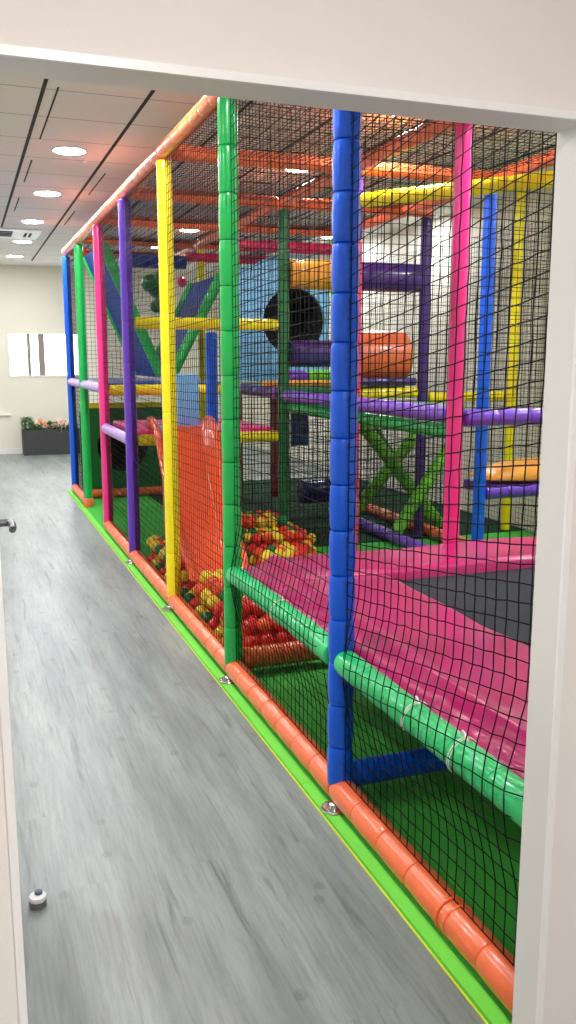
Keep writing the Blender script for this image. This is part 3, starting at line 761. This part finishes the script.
zt = {'a': 'in the heap under the mint tube, before the slide', 'b': 'in the heap between the yellow and purple posts', 'c': 'in the heap behind the magenta pad'}
vis = [b for b in balls if b[3] and zone(b[0], b[1])] + [b for b in balls if not b[3] and zone(b[0], b[1]) == 'a' and b[1] < 4.28]
vis.sort(key=lambda b: b[0]**2+b[1]**2+(0 if zone(b[0], b[1]) != 'c' or b[1] < 6.7 else 50))
vis = vis[:300]; vset = set(b[:3] for b in vis)
cn = {'ball_red': 'red', 'ball_orange': 'orange', 'ball_yellow': 'yellow', 'ball_green': 'dark green'}
for (x, y, z, _) in vis:
    zn = zone(x, y)
    if zn == 'a' and y < 4.3: w = 'ball_red ball_red ball_red ball_red ball_orange'.split()
    elif zn == 'a': w = 'ball_red ball_red ball_orange ball_orange ball_yellow ball_yellow ball_green ball_green'.split()
    elif zn == 'b': w = 'ball_red ball_orange ball_yellow ball_yellow ball_green'.split()
    else: w = 'ball_red ball_red ball_yellow ball_yellow ball_green ball_orange'.split()
    c = R_.choice(w)
    o = bpy.data.objects.new('plastic_ball', ball_mesh(c)); C.objects.link(o)
    o.location = (x+R_.uniform(-.0006, .0006), y+R_.uniform(-.0006, .0006), z)
    tag(o, f'glossy {cn[c]} plastic ball {zt[zn]}', 'ball', 'plastic balls in the ball pit')
for c in ('ball_red', 'ball_yellow', 'ball_green', 'ball_orange'):
    pass
rest = [b for b in balls if b[:3] not in vset]
mb = MB(); per = 0
for (x, y, z, _) in rest:
    mb.sphere((x, y, z), br_, 12, 8); per = per or len(mb.f)
if rest:
    bf = tag(mb.build('ball_filling', M['ball_red'], origin=(1.9, 5.3, .017)), 'deeper layers of mixed red, yellow and green plastic balls filling the ball pit', 'balls', None, 'stuff')
    for c in ('ball_orange', 'ball_yellow', 'ball_green'): bf.data.materials.append(M[c])
    for i in range(len(rest)):
        q = R_.choice((0, 0, 1, 2, 2, 3))
        for p in range(i*per, (i+1)*per): bf.data.polygons[p].material_index = q

# ------------------------------------------------------------------ nets
NR = .0020
def net(P, nu, nv, nrm, label, group, r=NR, seed=0):
    """P(u,v)->Vector; strands both ways"""
    rr = random.Random(seed); g = []
    for i in range(nu+1):
        row = []
        for j in range(nv+1):
            p = P(i, j); row.append(p)
        g.append(row)
    mb = MB(); n = V(nrm)
    def strand(pts):
        rs = []
        for i, p in enumerate(pts):
            d = (pts[min(i+1, len(pts)-1)]-pts[max(i-1, 0)]).normalized(); t = d.cross(n).normalized(); q = t.cross(d)
            rs.append([p+q*r, p+t*(r*.87)-q*(r*.5), p-t*(r*.87)-q*(r*.5)])
        mb.rings(rs, cap=False)
    for i in range(nu+1): strand(g[i])
    for j in range(nv+1): strand([g[i][j] for i in range(nu+1)])
    c = g[nu//2][nv//2]
    o = mb.build('safety_net', M['net'], origin=c, angle=180)
    return tag(o, label, 'net', group)
CELL = .046
def front_net(y0, y1, z0, z1, label, seed, bow=0, tilt=0):
    nu = round((y1-y0)/CELL); nv = round((z1-z0)/CELL); rr = random.Random(seed)
    ph = rr.uniform(0, 6)
    def P(i, j):
        y = y0+(y1-y0)*i/nu; z = z0+(z1-z0)*j/nv
        z += tilt*(y1-y)*min(1, min(z-z0, z1-z)/.5)
        e = min(y-y0, y1-y); f = min(1, e/.08); f = f*f*(3-2*f)
        ez = min(z-z0, z1-z); fz = min(1, ez/.12); fz = fz*fz*(3-2*fz)
        q = max(0, 1-abs(z-.555)/.3); q = q*q*(3-2*q)
        b = bow*f*q+.003*math.sin(3*y+ph)*math.sin(4*z)*f
        zig = .0008*(1 if (i+j) % 2 else -1)*min(1, ez/.05)
        edge = 0 < i < nu
        return V((X0-b, y+(rr.gauss(0, .0018) if edge else 0), z+zig*(1 if edge else 0)+rr.gauss(0, .0011)*(1 if 0 < j < nv else 0)+.012*math.sin(2.1*y+ph)*fz))
    return net(P, nu, nv, (1, 0, 0), label, 'black nets of the front face', seed=seed)
for i in range(7):
    a, b = ends[i]+(.005 if i == 0 else RP), ends[i+1]-RP
    if i == 5: continue
    front_net(a, b, .118, 2.752, f'black front net between the {nm[i]} and {nm[i+1]} posts' if i else 'black front net right of the thick blue post, over the trampoline', 20+i, .054 if i < 2 else 0, (.13, .03, 0, 0, 0, 0, 0)[i])
def flat_net(o, du, dv, nrm, label, group, seed, sag=.01):
    o = V(o); du = V(du); dv = V(dv); nu = max(2, round(du.length/.048)); nv = max(2, round(dv.length/.048)); rr = random.Random(seed); n = V(nrm)
    ph = rr.uniform(0, 6); U = du.normalized(); W = dv.normalized()
    def P(i, j):
        u, v = i/nu, j/nv; inn = 0 < i < nu and 0 < j < nv
        p = o+du*u+dv*v
        if inn: p = p+U*rr.gauss(0, .0012)+W*rr.gauss(0, .0012)
        return p+n*(sag*math.sin(PI*u)*math.sin(PI*v)+.003*math.sin(9*u+ph))
    return net(P, nu, nv, nrm, label, group, seed=seed)
for i in range(7):
    a, b = ends[i]+.02, ends[i+1]-.055
    if i: a = ends[i]+.055
    bay = f'between the {nm[i]} and {nm[i+1]} posts' if i else 'over the near end of the trampoline'
    flat_net((X0+.05, a, 2.80), (X1-X0-.12, 0, 0), (0, b-a, 0), (0, 0, -1), f'black roof net of the front aisle {bay}', 'black nets of the roof', 40+i, .03)
    flat_net((X1+.04, a, 2.80), (X2-X1-.09, 0, 0), (0, b-a, 0), (0, 0, -1), f'black roof net of the rear aisle {bay}', 'black nets of the roof', 60+i, .03)
IG = 'black nets inside the frame'
flat_net((X0+.06, 4.02, .70), (X1-X0-.13, 0, 0), (0, 0, 2.04), (0, 1, 0), 'black inner net across the far end of the trampoline', IG, 80)
flat_net((X1+.05, 4.02, 1.34), (X2-X1-.06, 0, 0), (0, 0, 1.40), (0, 1, 0), 'black inner net right of the tall pink post above the violet tube', IG, 81)
flat_net((X2+.06, 5.38, .86), (4.90-X2-.06, 0, 0), (0, 0, 1.88), (0, 1, 0), 'black inner net above the orange cushion', IG, 82)
flat_net((4.72, 6.8, .05), (0, 3.2, 0), (0, 0, 2.7), (1, 0, 0), 'black net along the white wall beyond the slim yellow post', IG, 83)
flat_net((4.72, 4.3, .05), (0, 2.4, 0), (0, 0, 2.7), (1, 0, 0), 'black net along the white wall before the slim yellow post', IG, 84)
flat_net((X1, 6.77, 1.40), (0, 1.22, 0), (0, 0, 1.34), (1, 0, 0), 'black inner net beyond the dark green post', IG, 85)
flat_net((X1-.02, 4.08, .65), (0, 2.56, 0), (0, 0, .58), (1, 0, 0), 'black inner net below the violet tube', IG, 86)
flat_net((X0+.06, 10.6, .05), (1.2, 0, 0), (0, 0, 2.7), (0, 1, 0), 'black net closing the far end behind the blue ramps', IG, 87)
flat_net((X1+.05, 6.74, .12), (1.2, 0, 0), (0, 0, 1.12), (0, 1, 0), 'black inner net below the foam rollers', IG, 88)
flat_net((X1+.05, 9.42, .12), (2.2, 0, 0), (0, 0, 2.5), (0, 1, 0), 'black net closing the far end behind the maroon posts', IG, 89)

# ------------------------------------------------------------------ world and view
w = bpy.data.worlds.new('world'); bpy.context.scene.world = w; w.use_nodes = True
w.node_tree.nodes['Background'].inputs[0].default_value = (.8, .85, .9, 1)
w.node_tree.nodes['Background'].inputs[1].default_value = .2
sc = bpy.context.scene
sc.view_settings.view_transform = 'Standard'; sc.view_settings.look = 'None'; sc.view_settings.gamma = 1
sc.view_settings.use_curve_mapping = False
sc.view_settings.exposure = 1.75
sc.cycles.max_bounces = 8; sc.cycles.diffuse_bounces = 5
